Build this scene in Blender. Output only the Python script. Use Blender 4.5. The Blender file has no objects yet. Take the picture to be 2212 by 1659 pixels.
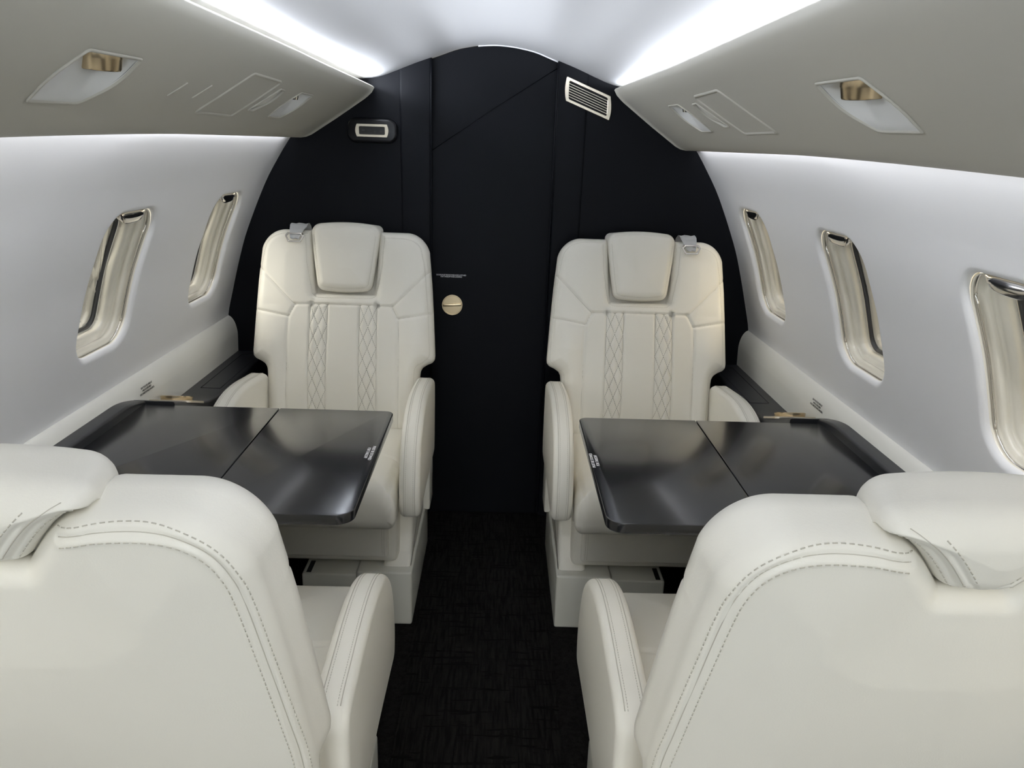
import bpy, bmesh, math, random
import numpy as np
from mathutils import Vector, Matrix
random.seed(7)
SC = bpy.context.scene
COL = SC.collection
PI = math.pi
sin, cos = math.sin, math.cos

# ------------------------------------------------------------------ camera
F_PX = 1663.0
cx, cy = 1106.0, 829.5
def unit(v): return v / np.linalg.norm(v)
d = unit(np.array([1085. - cx, -(310. - cy), -F_PX]))
v = unit(np.array([923. - cx, -(6150. - cy), -F_PX]))
v = unit(v - d * v.dot(d)); up = -v; X = np.cross(d, up)
cam_data = bpy.data.cameras.new('camera'); cam = bpy.data.objects.new('camera', cam_data)
COL.objects.link(cam)
cam_data.sensor_width = 36.0; cam_data.lens = F_PX / 2212.0 * 36.0; cam_data.clip_start = 0.02
R = np.array([X, d, up])          # rows: world axes in camera coordinates
m4 = Matrix([[*R[0], 0.018], [*R[1], 0.0], [*R[2], 1.40], [0, 0, 0, 1]])
cam.matrix_world = m4
SC.camera = cam

# ------------------------------------------------------------------ materials
def mat(name, col, rough=0.5, metal=0.0, coat=0.0, coat_rough=0.1, spec=0.5, bump=None, bump_s=0.1, bump_d=0.001,
        var=0.0, emit=None, emit_s=0.0, sheen=0.0):
    m = bpy.data.materials.new(name); m.use_nodes = True
    nt = m.node_tree; N = nt.nodes; L = nt.links
    b = N['Principled BSDF']
    b.inputs['Base Color'].default_value = (*col, 1)
    b.inputs['Roughness'].default_value = rough
    b.inputs['Metallic'].default_value = metal
    b.inputs['Specular IOR Level'].default_value = spec
    b.inputs['Coat Weight'].default_value = coat
    b.inputs['Coat Roughness'].default_value = coat_rough
    b.inputs['Sheen Weight'].default_value = sheen
    if emit:
        b.inputs['Emission Color'].default_value = (*emit, 1); b.inputs['Emission Strength'].default_value = emit_s
    tc = N.new('ShaderNodeTexCoord')
    if bump:
        n = N.new('ShaderNodeTexNoise'); n.inputs['Scale'].default_value = bump; n.inputs['Detail'].default_value = 4
        L.new(tc.outputs['Object'], n.inputs['Vector'])
        bp = N.new('ShaderNodeBump'); bp.inputs['Strength'].default_value = bump_s; bp.inputs['Distance'].default_value = bump_d
        L.new(n.outputs['Fac'], bp.inputs['Height']); L.new(bp.outputs['Normal'], b.inputs['Normal'])
    if var:
        n2 = N.new('ShaderNodeTexNoise'); n2.inputs['Scale'].default_value = 5.0; n2.inputs['Detail'].default_value = 3
        L.new(tc.outputs['Object'], n2.inputs['Vector'])
        mx = N.new('ShaderNodeMix'); mx.data_type = 'RGBA'
        mx.inputs['A'].default_value = (*[c * (1 - var) for c in col], 1)
        mx.inputs['B'].default_value = (*[min(1, c * (1 + var)) for c in col], 1)
        L.new(n2.outputs['Fac'], mx.inputs['Factor']); L.new(mx.outputs['Result'], b.inputs['Base Color'])
    return m

M = {}
M['leather'] = mat('cream leather', (0.80, 0.775, 0.70), 0.42, spec=0.45, bump=420, bump_s=0.16, bump_d=0.0008, var=0.03)
M['thread'] = mat('seam thread', (0.54, 0.51, 0.44), 0.7)
M['dark_thread'] = mat('grey quilting thread', (0.27, 0.255, 0.215), 0.7)
M['gap'] = mat('black felt', (0.006, 0.006, 0.007), 0.9)
M['shell'] = mat('white sidewall covering', (0.79, 0.79, 0.795), 0.55, spec=0.3, bump=260, bump_s=0.10, bump_d=0.0006)
M['rail'] = mat('off white side panel covering', (0.74, 0.73, 0.67), 0.45, spec=0.4, bump=300, bump_s=0.1, bump_d=0.0005)
M['ceil'] = mat('pale headliner', (0.68, 0.685, 0.70), 0.6, spec=0.3, bump=200, bump_s=0.10, bump_d=0.0006)
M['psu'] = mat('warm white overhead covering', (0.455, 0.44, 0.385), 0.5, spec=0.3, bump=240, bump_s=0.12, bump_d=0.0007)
M['dish'] = mat('white moulded plastic', (0.62, 0.62, 0.60), 0.4, spec=0.4)
M['navy'] = mat('black bulkhead leather', (0.0038, 0.0044, 0.0062), 0.52, spec=0.10, bump=180, bump_s=0.12, bump_d=0.0006)
M['blackgloss'] = mat('black lacquer', (0.010, 0.0105, 0.013), 0.22, spec=0.6, coat=0.3, coat_rough=0.12, bump=90, bump_s=0.02, bump_d=0.0004)
M['blacksatin'] = mat('black satin lacquer', (0.02, 0.021, 0.024), 0.35, spec=0.6)
M['gold'] = mat('champagne gold metal', (0.62, 0.50, 0.33), 0.26, metal=1.0)
M['brushed'] = mat('brushed champagne metal', (0.66, 0.60, 0.49), 0.36, metal=1.0)
M['chrome'] = mat('polished metal', (0.80, 0.77, 0.72), 0.14, metal=1.0)
M['reveal'] = mat('glossy cream window surround', (0.84, 0.80, 0.69), 0.12, spec=0.8, coat=0.9, coat_rough=0.05)
M['gasket'] = mat('dark grey window gasket', (0.055, 0.055, 0.055), 0.3, spec=0.5)
M['plinth'] = mat('cream seat base plastic', (0.66, 0.65, 0.58), 0.4, spec=0.4, bump=300, bump_s=0.06, bump_d=0.0005)
M['lensgrey'] = mat('frosted lamp lens', (0.55, 0.56, 0.58), 0.25)
M['webbing'] = mat('silver grey belt webbing', (0.42, 0.43, 0.44), 0.42, sheen=0.4, bump=900, bump_s=0.4, bump_d=0.001)
M['white_print'] = mat('white print', (0.85, 0.85, 0.87), 0.5)
M['dark_print'] = mat('dark print', (0.03, 0.028, 0.022), 0.5)
M['housing'] = mat('black moulded housing', (0.004, 0.004, 0.005), 0.3, spec=0.25)
M['screen'] = mat('unlit display', (0.008, 0.007, 0.006), 0.25)
M['dimtext'] = mat('unlit display legend', (0.03, 0.03, 0.03), 0.4)

def glass():
    m = bpy.data.materials.new('clear window acrylic'); m.use_nodes = True
    nt = m.node_tree; N = nt.nodes; L = nt.links; N.clear()
    o = N.new('ShaderNodeOutputMaterial'); t = N.new('ShaderNodeBsdfTransparent'); g = N.new('ShaderNodeBsdfGlossy')
    t.inputs['Color'].default_value = (0.90, 0.90, 0.86, 1); g.inputs['Roughness'].default_value = 0.03
    fr = N.new('ShaderNodeFresnel'); fr.inputs['IOR'].default_value = 1.45
    mx = N.new('ShaderNodeMixShader')
    L.new(fr.outputs[0], mx.inputs[0]); L.new(t.outputs[0], mx.inputs[1]); L.new(g.outputs[0], mx.inputs[2]); L.new(mx.outputs[0], o.inputs[0])
    return m
M['glass'] = glass()

def carpet(name, c1, c2, swirl=False):
    m = bpy.data.materials.new(name); m.use_nodes = True
    nt = m.node_tree; N = nt.nodes; L = nt.links; b = N['Principled BSDF']
    b.inputs['Roughness'].default_value = 0.95; b.inputs['Specular IOR Level'].default_value = 0.1
    tc = N.new('ShaderNodeTexCoord'); mp = N.new('ShaderNodeMapping'); L.new(tc.outputs['Object'], mp.inputs['Vector'])
    mp.inputs['Scale'].default_value = (130, 12, 20) if not swirl else (60, 60, 60)
    n = N.new('ShaderNodeTexNoise'); n.inputs['Scale'].default_value = 1.0; n.inputs['Detail'].default_value = 3
    L.new(mp.outputs[0], n.inputs['Vector'])
    mp2 = N.new('ShaderNodeMapping'); L.new(tc.outputs['Object'], mp2.inputs['Vector'])
    mp2.inputs['Scale'].default_value = (9, 70, 10)
    n2 = N.new('ShaderNodeTexNoise'); n2.inputs['Scale'].default_value = 1.0; n2.inputs['Detail'].default_value = 2
    L.new(mp2.outputs[0], n2.inputs['Vector'])
    r2 = N.new('ShaderNodeValToRGB'); r2.color_ramp.elements[0].position = 0.36; r2.color_ramp.elements[1].position = 0.42
    L.new(n2.outputs['Fac'], r2.inputs['Fac'])
    r1 = N.new('ShaderNodeValToRGB'); r1.color_ramp.elements[0].position = 0.35; r1.color_ramp.elements[1].position = 0.62
    L.new(n.outputs['Fac'], r1.inputs['Fac'])
    mu = N.new('ShaderNodeMath'); mu.operation = 'MULTIPLY'
    L.new(r1.outputs['Color'], mu.inputs[0])
    if swirl: mu.inputs[1].default_value = 1.0
    else: L.new(r2.outputs['Color'], mu.inputs[1])
    mx = N.new('ShaderNodeMix'); mx.data_type = 'RGBA'
    mx.inputs['A'].default_value = (*c1, 1); mx.inputs['B'].default_value = (*c2, 1)
    L.new(mu.outputs[0], mx.inputs['Factor']); L.new(mx.outputs['Result'], b.inputs['Base Color'])
    bp = N.new('ShaderNodeBump'); bp.inputs['Strength'].default_value = 0.8; bp.inputs['Distance'].default_value = 0.004
    L.new(mu.outputs[0], bp.inputs['Height']); L.new(bp.outputs['Normal'], b.inputs['Normal'])
    return m
M['runner'] = carpet('dark woven runner', (0.0035, 0.0033, 0.003), (0.013, 0.012, 0.0105))
M['carpet'] = carpet('dark cut pile carpet', (0.0055, 0.005, 0.0046), (0.011, 0.0098, 0.009), True)

# ------------------------------------------------------------------ mesh helpers
def mesh_obj(name, V, Fc, m, parent=None, smooth=True, angle=None, recalc=True):
    me = bpy.data.meshes.new(name)
    me.from_pydata([tuple(p) for p in V], [], [tuple(f) for f in Fc])
    me.validate(); me.update()
    bm = bmesh.new(); bm.from_mesh(me); bmesh.ops.remove_doubles(bm, verts=bm.verts, dist=2e-5)
    if recalc: bmesh.ops.recalc_face_normals(bm, faces=bm.faces)
    bm.to_mesh(me); bm.free()
    if smooth:
        for p in me.polygons: p.use_smooth = True
        if angle is not None: me.set_sharp_from_angle(angle=math.radians(angle))
    if isinstance(m, (list, tuple)):
        for q in m: me.materials.append(q)
    else: me.materials.append(m)
    o = bpy.data.objects.new(name, me); COL.objects.link(o)
    if parent: o.parent = parent
    return o
def empty(name, loc, rz=0.0):
    o = bpy.data.objects.new(name, None); COL.objects.link(o); o.location = loc; o.rotation_euler = (0, 0, rz)
    o.empty_display_size = 0.05
    return o
def tag(o, label=None, cat=None, group=None, kind=None):
    if label: o['label'] = label
    if cat: o['category'] = cat
    if group: o['group'] = group
    if kind: o['kind'] = kind
    return o
def copy_tree(o, parent=None):
    c = o.copy(); COL.objects.link(c)
    if parent: c.parent = parent; c.matrix_parent_inverse = o.matrix_parent_inverse.copy()
    for ch in list(o.children): copy_tree(ch, c)
    return c

class Geo:
    def __init__(s): s.V = []; s.F = []
    def grid(s, P, close_u=False):      # P [nu][nv] of points
        P = np.asarray(P, float); nu, nv = P.shape[:2]; b = len(s.V)
        s.V.extend(P.reshape(-1, 3).tolist())
        for i in range(nu - (0 if close_u else 1)):
            i2 = (i + 1) % nu
            for j in range(nv - 1):
                s.F.append((b + i * nv + j, b + i2 * nv + j, b + i2 * nv + j + 1, b + i * nv + j + 1))
    def loops(s, Ls, cap0=False, cap1=False):
        n = len(Ls[0]); b = len(s.V)
        for l in Ls: s.V.extend([tuple(p) for p in l])
        for k in range(len(Ls) - 1):
            for i in range(n):
                j = (i + 1) % n
                s.F.append((b + k * n + i, b + k * n + j, b + (k + 1) * n + j, b + (k + 1) * n + i))
        if cap0: s.F.append(tuple(b + i for i in range(n))[::-1])
        if cap1: s.F.append(tuple(b + (len(Ls) - 1) * n + i for i in range(n)))
    def box(s, x0, x1, y0, y1, z0, z1):
        b = len(s.V)
        s.V += [(x, y, z) for x in (x0, x1) for y in (y0, y1) for z in (z0, z1)]
        for f in ((0, 1, 3, 2), (4, 6, 7, 5), (0, 4, 5, 1), (2, 3, 7, 6), (0, 2, 6, 4), (1, 5, 7, 3)): s.F.append(tuple(b + i for i in f))
    def tube(s, pts, r, n=8, caps=True):
        pts = [Vector(p) for p in pts]; Ls = []
        for i, p in enumerate(pts):
            t = (pts[min(i + 1, len(pts) - 1)] - pts[max(i - 1, 0)]).normalized()
            a = Vector((0, 0, 1)) if abs(t.z) < .9 else Vector((1, 0, 0))
            u = t.cross(a).normalized(); w = t.cross(u)
            Ls.append([p + r * (cos(q) * u + sin(q) * w) for q in [2 * PI * k / n for k in range(n)]])
        s.loops(Ls, caps, caps)
    def obj(s, name, m, parent=None, **k): return mesh_obj(name, s.V, s.F, m, parent, **k)

def rbox(name, x0, x1, y0, y1, z0, z1, r, m, parent=None, seg=3):
    bm = bmesh.new(); bmesh.ops.create_cube(bm, size=1)
    for q in bm.verts: q.co = Vector(((x0 + x1) / 2 + q.co.x * (x1 - x0), (y0 + y1) / 2 + q.co.y * (y1 - y0), (z0 + z1) / 2 + q.co.z * (z1 - z0)))
    if r > 0: bmesh.ops.bevel(bm, geom=list(bm.edges), offset=r, segments=seg, affect='EDGES', profile=0.5)
    me = bpy.data.meshes.new(name); bm.to_mesh(me); bm.free()
    for p in me.polygons: p.use_smooth = True
    me.set_sharp_from_angle(angle=math.radians(35))
    me.materials.append(m); o = bpy.data.objects.new(name, me); COL.objects.link(o)
    if parent: o.parent = parent
    return o

def round_poly(pts, rads, n=7):
    out = []; N = len(pts)
    for i in range(N):
        p = np.array(pts[i], float); a = np.array(pts[i - 1], float); b = np.array(pts[(i + 1) % N], float); r = rads[i] if hasattr(rads, '__len__') else rads
        if r <= 0: out.append(tuple(p)); continue
        u = unit(a - p); w = unit(b - p); ang = math.acos(max(-1, min(1, u.dot(w))))
        t = min(r / math.tan(ang / 2), 0.49 * np.linalg.norm(a - p), 0.49 * np.linalg.norm(b - p)); r2 = t * math.tan(ang / 2)
        c = p + unit(u + w) * (r2 / sin(ang / 2)); s0 = p + u * t - c; s1 = p + w * t - c
        a0 = math.atan2(s0[1], s0[0]); a1 = math.atan2(s1[1], s1[0]); da = (a1 - a0 + PI) % (2 * PI) - PI
        for k in range(n + 1):
            q = a0 + da * k / n; out.append((c[0] + r2 * cos(q), c[1] + r2 * sin(q)))
    return out
def smooth_closed(pts, per=8):          # Catmull-Rom
    out = []; N = len(pts); P = [np.array(p, float) for p in pts]
    for i in range(N):
        a, b, c, e = P[i - 1], P[i], P[(i + 1) % N], P[(i + 2) % N]
        for k in range(per):
            t = k / per
            out.append(tuple(0.5 * ((2 * b) + (-a + c) * t + (2 * a - 5 * b + 4 * c - e) * t * t + (-a + 3 * b - 3 * c + e) * t ** 3)))
    return out
def smooth_open(pts, per=8):
    out = []; P = [np.array(p, float) for p in pts]; N = len(P)
    for i in range(N - 1):
        a = P[max(i - 1, 0)]; b = P[i]; c = P[i + 1]; e = P[min(i + 2, N - 1)]
        for k in range(per):
            t = k / per
            out.append(0.5 * ((2 * b) + (-a + c) * t + (2 * a - 5 * b + 4 * c - e) * t * t + (-a + 3 * b - 3 * c + e) * t ** 3))
    out.append(P[-1]); return out
def inset(poly, dd):                    # polygon (any orientation) moved inwards by dd
    P = np.array(poly, float); A = 0.5 * np.sum(P[:, 0] * np.roll(P[:, 1], -1) - np.roll(P[:, 0], -1) * P[:, 1])
    sg = 1 if A > 0 else -1
    t = np.roll(P, -1, 0) - np.roll(P, 1, 0); t /= np.linalg.norm(t, axis=1)[:, None] + 1e-12
    n = np.stack([-t[:, 1], t[:, 0]], 1) * sg
    return P + n * dd
def prism(name, poly, h0, h1, r, mp, m, parent=None, seg=4, r0=None, angle=50):
    """closed outline extruded from h0 to h1 with edge radius r; mp maps (a, b, h) to xyz"""
    g = Geo(); Ls = []; r0 = r if r0 is None else r0
    if r0 > 0:
        for k in range(seg + 1):
            q = PI / 2 * k / seg; Ls.append([mp(a, b, h0 + r0 * (1 - sin(q))) for a, b in inset(poly, r0 * (1 - cos(q)))][:])
        Ls = [[mp(a, b, h0 + r0 - r0 * cos(PI / 2 * k / seg)) for a, b in inset(poly, r0 * (1 - sin(PI / 2 * k / seg)))] for k in range(seg + 1)]
    else: Ls = [[mp(a, b, h0) for a, b in poly]]
    if r > 0: Ls += [[mp(a, b, h1 - r + r * sin(PI / 2 * k / seg)) for a, b in inset(poly, r * (1 - cos(PI / 2 * k / seg)))] for k in range(seg + 1)]
    else: Ls.append([mp(a, b, h1) for a, b in poly])
    g.loops(Ls, True, True)
    return g.obj(name, m, parent, angle=angle)
def frame_ring(name, outer, inner, h0, h1, r, mp, m, parent=None):
    """flat ring between two outlines with the same number of points"""
    g = Geo(); n = len(outer)
    o2 = inset(outer, r); i2 = inset(inner, -r)
    Ls = [[mp(a, b, h0) for a, b in outer], [mp(a, b, h1 - r) for a, b in outer], [mp(a, b, h1) for a, b in o2],
          [mp(a, b, h1) for a, b in i2], [mp(a, b, h1 - r) for a, b in inner], [mp(a, b, h0) for a, b in inner], [mp(a, b, h0) for a, b in outer]]
    g.loops(Ls); return g.obj(name, m, parent, angle=40)
def resample(poly, n):
    P = np.array(list(poly) + [poly[0]], float); s = np.concatenate([[0], np.cumsum(np.linalg.norm(np.diff(P, axis=0), axis=1))])
    q = np.linspace(0, s[-1], n, endpoint=False)
    return [(np.interp(t, s, P[:, 0]), np.interp(t, s, P[:, 1])) for t in q]
def seg_dist(Px, Py, poly, closed=False):
    poly = list(poly); 
    if closed: poly = poly + [poly[0]]
    P = np.asarray(poly, float); best = np.full(Px.shape, 1e9)
    for i in range(len(P) - 1):
        a = P[i]; b = P[i + 1]; ab = b - a; L2 = ab.dot(ab) + 1e-14
        t = np.clip(((Px - a[0]) * ab[0] + (Py - a[1]) * ab[1]) / L2, 0, 1)
        best = np.minimum(best, (Px - a[0] - t * ab[0]) ** 2 + (Py - a[1] - t * ab[1]) ** 2)
    return np.sqrt(best)
def path_len(P):
    P = np.asarray(P, float); return np.concatenate([[0], np.cumsum(np.linalg.norm(np.diff(P, axis=0), axis=1))])
def dashes(g, pts, dash=0.0045, gap=0.003, w=0.0006):
    """row of stitches along a 3D path, added to Geo g"""
    P = np.asarray(pts, float); s = path_len(P)
    t = 0.0
    while t + dash < s[-1]:
        a = Vector([np.interp(t, s, P[:, k]) for k in range(3)]); b = Vector([np.interp(t + dash, s, P[:, k]) for k in range(3)])
        g.tube([a, b], w, 5); t += dash + gap
def text_obj(name, body, size, m, parent, mtx, spacing=1.0, extr=0.0002, line=1.0, align='CENTER'):
    cu = bpy.data.curves.new(name, 'FONT'); cu.body = body; cu.size = size; cu.extrude = extr; cu.align_x = align; cu.align_y = 'CENTER'
    cu.space_line = line; cu.space_character = spacing
    o = bpy.data.objects.new(name, cu); COL.objects.link(o)
    dg = bpy.context.evaluated_depsgraph_get(); me = bpy.data.meshes.new_from_object(o.evaluated_get(dg))
    bpy.data.objects.remove(o); me.name = name; me.materials.clear(); me.materials.append(m)
    o = bpy.data.objects.new(name, me); COL.objects.link(o)
    if parent: o.parent = parent
    o.matrix_local = mtx
    return o
def frame_mtx(o, ex, ey):               # text x axis, y axis, origin
    ex = Vector(ex).normalized(); ey = Vector(ey); ez = ex.cross(ey).normalized(); ey = ez.cross(ex)
    return Matrix(((ex.x, ey.x, ez.x, o[0]), (ex.y, ey.y, ez.y, o[1]), (ex.z, ey.z, ez.z, o[2]), (0, 0, 0, 1)))

# ------------------------------------------------------------------ cabin shell
CEN = -0.008
Y0, Y1 = -1.9, 2.75
WZ = [0.0, .30, .55, .70, .78, .84, .95, 1.06, 1.17, 1.26, 1.30, 1.404, 1.50]
WW = [.955, .955, .955, .955, .950, .933, .903, .869, .822, .780, .756, .690, .60]
_sz = np.linspace(WZ[0], WZ[-1], 301)
_sw = np.interp(_sz, WZ, WW)
_k = np.exp(-0.5 * (np.arange(-12, 13) / 5.0) ** 2); _k /= _k.sum()
_sws = np.convolve(np.pad(_sw, 12, mode='edge'), _k, mode='valid')
def wall_w(z): return np.interp(z, _sz, _sws)

def holed_surface(fn, ys, ss, holes, K=5, lip=None):
    """surface fn(y,s)->(xyz, outward normal), rectangular cells of the (ys, ss) lattice around each hole replaced by rings.
    holes: (j0, j1, k0, k1, outline) with outline a closed list of (y, s)"""
    g = Geo(); inh = lambda j, k: any(h[0] <= j < h[1] and h[2] <= k < h[3] for h in holes)
    for j in range(len(ys) - 1):
        for k in range(len(ss) - 1):
            if inh(j, k): continue
            b = len(g.V); g.V += [tuple(fn(ys[j], ss[k])[0]), tuple(fn(ys[j + 1], ss[k])[0]), tuple(fn(ys[j + 1], ss[k + 1])[0]), tuple(fn(ys[j], ss[k + 1])[0])]
            g.F.append((b, b + 1, b + 2, b + 3))
    edges = []
    for (j0, j1, k0, k1, out) in holes:
        per = [(ys[j], ss[k0]) for j in range(j0, j1)] + [(ys[j1], ss[k]) for k in range(k0, k1)] + \
              [(ys[j], ss[k1]) for j in range(j1, j0, -1)] + [(ys[j0], ss[k]) for k in range(k1, k0, -1)]
        # refine the perimeter so that the hole edge is round
        ref = 4; per2 = []; P3 = []
        for i in range(len(per)):
            a = per[i]; c = per[(i + 1) % len(per)]
            A3 = np.array(fn(*a)[0]); C3 = np.array(fn(*c)[0])
            for q in range(ref): per2.append((a[0] + (c[0] - a[0]) * q / ref, a[1] + (c[1] - a[1]) * q / ref)); P3.append(A3 + (C3 - A3) * q / ref)
        O = np.array(out); c0 = O.mean(0); ang = np.arctan2(O[:, 1] - c0[1], O[:, 0] - c0[0]); rad = np.hypot(O[:, 0] - c0[0], O[:, 1] - c0[1])
        o = np.argsort(ang); ang = ang[o]; rad = rad[o]
        hl = []
        for p in per2:
            t = math.atan2(p[1] - c0[1], p[0] - c0[0]); r = np.interp(t, np.r_[ang - 2 * PI, ang, ang + 2 * PI], np.r_[rad, rad, rad])
            hl.append((c0[0] + r * cos(t), c0[1] + r * sin(t)))
        Ls = []
        for q in range(K + 1):
            f = (q / K) ** 0.7
            Ls.append([fn(p[0] + (h[0] - p[0]) * f, p[1] + (h[1] - p[1]) * f)[0] for p, h in zip(per2, hl)])
        Ls[0] = P3
        if lip:
            H = np.array(hl)
            for q in range(1, 6):
                a = PI / 2 * q / 5; I = inset(hl, lip * sin(a))
                Ls.append([np.array(fn(p[0], p[1])[0]) + np.array(fn(p[0], p[1])[1]) * lip * (1 - cos(a)) for p in I])
            edges.append(inset(hl, lip))
        else: edges.append(hl)
        g.loops(Ls)
    return g, edges

def rrect(cy_, cs_, a, b, r, n=9, skew=0.0):
    P = round_poly([(-a, -b), (a, -b), (a, b), (-a, b)], r, n)
    return resample([(cy_ + p[0] + skew * p[1], cs_ + p[1]) for p in P], 120)

WIN_Y = [0.53, 1.165, 1.797, 2.437]
WIN_Z0, WIN_Z1 = 0.882, 1.232
def make_wall(side):
    """side -1 left, +1 right; parameter s is the height"""
    def fn(y, s):
        w = wall_w(s); dw = (wall_w(s + .005) - wall_w(s - .005)) / .01
        n = np.array([side * 1.0, 0, -dw]); n /= np.linalg.norm(n)
        return np.array([CEN + side * w, y, s]), n
    ys = [Y0, -1.0, 0.1]; holes = []
    zs = [0.0, .2, .4, .6, .7, .78, .80, .83] + list(np.linspace(.85, 1.27, 15)) + [1.30, 1.33, 1.36, 1.39, 1.42, 1.46, 1.50]
    k0 = zs.index(.85) if .85 in zs else 8; k1 = k0 + 14
    spans = []
    for c in WIN_Y:
        a = list(np.linspace(c - .195, c + .195, 13)); j0 = len(ys); ys += a; spans.append((j0, j0 + 12, c))
    ys += [2.69, 2.76]
    for j0, j1, c in spans:
        holes.append((j0, j1, k0, k1, rrect(c, (WIN_Z0 + WIN_Z1) / 2, .1365, (WIN_Z1 - WIN_Z0) / 2 + .003, .075)))
    g, ed = holed_surface(fn, ys, zs, holes, lip=.012)
    o = g.obj('wall_left' if side < 0 else 'wall_right', M['shell'], recalc=False)
    tag(o, kind='structure')
    return fn, ed

def outward(p, side, dep):     # horizontal depth through the wall, tilted a little up so the reveal follows the wall
    return np.array([side * dep, 0, 0.0])
win_no = 0
def make_window(side, fn, edge, c):
    global win_no; win_no += 1
    W = empty('window_%d' % win_no, (CEN + side * .86, c, 1.057)); tag(W, kind='structure')
    base = np.array(W.location)
    cz = (WIN_Z0 + WIN_Z1) / 2
    def loop(ins, dep):
        I = inset(edge, ins)
        out = []
        for p in I:
            q, n = fn(p[0], p[1]); nn = unit(n * np.array([1, 1, .55]))
            out.append(q + nn * (dep + .012) - base)
        return out
    prof = [(0, 0), (.0018, .002), (.0012, .004), (-.0015, .006), (-.0015, .013), (.004, .0155), (.0095, .017), (.0125, .021), (.0125, .027), (.0105, .0295), (.0115, .032), (.018, .0335), (.0255, .037), (.0295, .044), (.0290, .052), (.0285, .058)]
    g = Geo(); g.loops([loop(a, b) for a, b in prof]); g.obj('window_surround', M['reveal'], W)
    g = Geo(); g.loops([loop(a, b) for a, b in [(-.0012, .0065), (.0012, .0075), (.0016, .0095), (.0012, .0115), (-.0012, .0125)]]); g.obj('polished_ring', M['chrome'], W)
    g = Geo(); g.loops([loop(a, b) for a, b in [(.0285, .0585), (.033, .0592), (.0350, .061), (.036, .0650)]]); g.obj('window_gasket', M['gasket'], W)
    g = Geo(); l = loop(.0355, .0640); g.loops([l], True)
    g.obj('window_pane', M['glass'], W, smooth=False)
    # polished slide rail of the shade along both upright edges
    for e in (-1, 1):
        g = Geo(); pts = []
        for z in np.linspace(WIN_Z0 + .055, WIN_Z1 - .055, 14):
            q, n = fn(c + e * .1205, z); pts.append(q + unit(n * np.array([1, 1, .55])) * .020 - base)
        g.tube(pts, .0028, 8); g.obj('shade_rail', M['chrome'], W)
    # shade pulled up: a lip with a metal pull at the top
    S = empty('window_shade', (0, 0, 0)); S.parent = W
    g = Geo(); ysn = np.linspace(-.060, .060, 17); rows = []
    for y in ysn:
        t = abs(y) / .060; zt = WIN_Z1 - .010; dz = .028 * (1 - 0.7 * t ** 4)
        q, n = fn(c, zt); hx = q + unit(n * np.array([1, 1, .55])) * .020 - base
        row = []
        for dx, dzz in [(0.02, 0), (-.006, -.002), (-.012, -dz * .45), (-.010, -dz * .85), (-.004, -dz), (0.004, -dz * .85), (.006, -.004)]:
            row.append((hx[0] + side * dx * (1 - .2 * t), y, hx[2] + dzz))
        rows.append(row)
    g.grid(rows); g.F.append(tuple(range(7))); g.F.append(tuple(len(g.V) - 7 + i for i in range(7))[::-1])
    g.obj('shade_pull', M['chrome'], S, angle=50)
    g = Geo(); rows = []
    for y in np.linspace(-.095, .095, 9):
        row = []
        for zt in (WIN_Z1 - .003, WIN_Z1 - .030):
            q, n = fn(c, zt); row.append(q + unit(n * np.array([1, 1, .55])) * .052 - base + np.array([0, y, 0]))
        rows.append(row)
    g.grid(rows); g.obj('shade_edge', M['gasket'], S)
    return W
for side in (-1, 1):
    fn, ed = make_wall(side)
    for e, c in zip(ed, WIN_Y): 
        if c > 1.0 or side > 0 or True: make_window(side, fn, e, c)

# ceiling: a raised centre arch blending into wide shoulders
CX = [.0, .06, .13, .19, .26, .33, .39, .43, .47, .52, .60, .66]
CZ = [1.712, 1.708, 1.695, 1.672, 1.648, 1.620, 1.597, 1.592, 1.590, 1.585, 1.570, 1.545]
def ceil_z(x):
    return float(np.interp(abs(x), _cx, _cz))
_cx = np.linspace(0, .66, 200); _cz = np.interp(_cx, CX, CZ)
_kk = np.exp(-0.5 * (np.arange(-15, 16) / 5.0) ** 2); _kk /= _kk.sum()
_cz = np.convolve(np.r_[_cz[15:0:-1], _cz, _cz[-1] - (_cz[-2] - _cz[-1]) * -0 * np.ones(15)], _kk, mode='valid')
g = Geo(); rows = []
for y in np.r_[np.linspace(Y0, 1.5, 12), np.linspace(1.6, 2.752, 14), [2.80]]:
    rows.append([(CEN + x, y, ceil_z(x)) for x in np.linspace(-.655, .655, 81)])
g.grid(rows)
g.obj('ceiling', M['ceil']); tag(bpy.data.objects['ceiling'], kind='structure')

g = Geo(); g.box(-1.0, 1.0, Y0, 2.9, -.04, 0.0)
tag(g.obj('floor', M['carpet'], smooth=False), kind='structure')

# front of the cabin behind the viewer: partition with the open entry way
g = Geo(); g.box(-1.02, -.42, Y0 - .04, Y0, 0, 1.66); g.box(.42, 1.02, Y0 - .04, Y0, 0, 1.66); g.box(-.42, .42, Y0 - .04, Y0, 1.62, 1.75)
tag(g.obj('wall_front', M['rail'], smooth=False), kind='structure')

# ------------------------------------------------------------------ aft bulkhead and pocket door
def wall_outline(x0, x1):  # top line of the bulkhead between two x values
    return [(x, min(ceil_z(x - CEN) + .004, 1.75)) for x in np.linspace(x0, x1, 24)]
JL, JR = -.224, .198
def wing(x0, x1, side):
    top = [(x, (ceil_z(x - CEN) if abs(x - CEN) < .64 else 1.48) + .003) for x in np.linspace(x0, side * .64 + CEN, 24)]
    zz = np.linspace(1.47, 0, 50)
    sidep = [(CEN + side * (wall_w(z) + .004), z) for z in zz]
    return [(x0, 0)] + top + sidep
g = Geo()
for x0, s in ((JL, -1), (JR, 1)):
    P = wing(x0, None, s)
    n = len(P)
    g.loops([[(a, Y1, b) for a, b in P], [(a, Y1 + .03, b) for a, b in P]], True, True)
tag(g.obj('wall_back', M['navy'], smooth=False), kind='structure')

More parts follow.
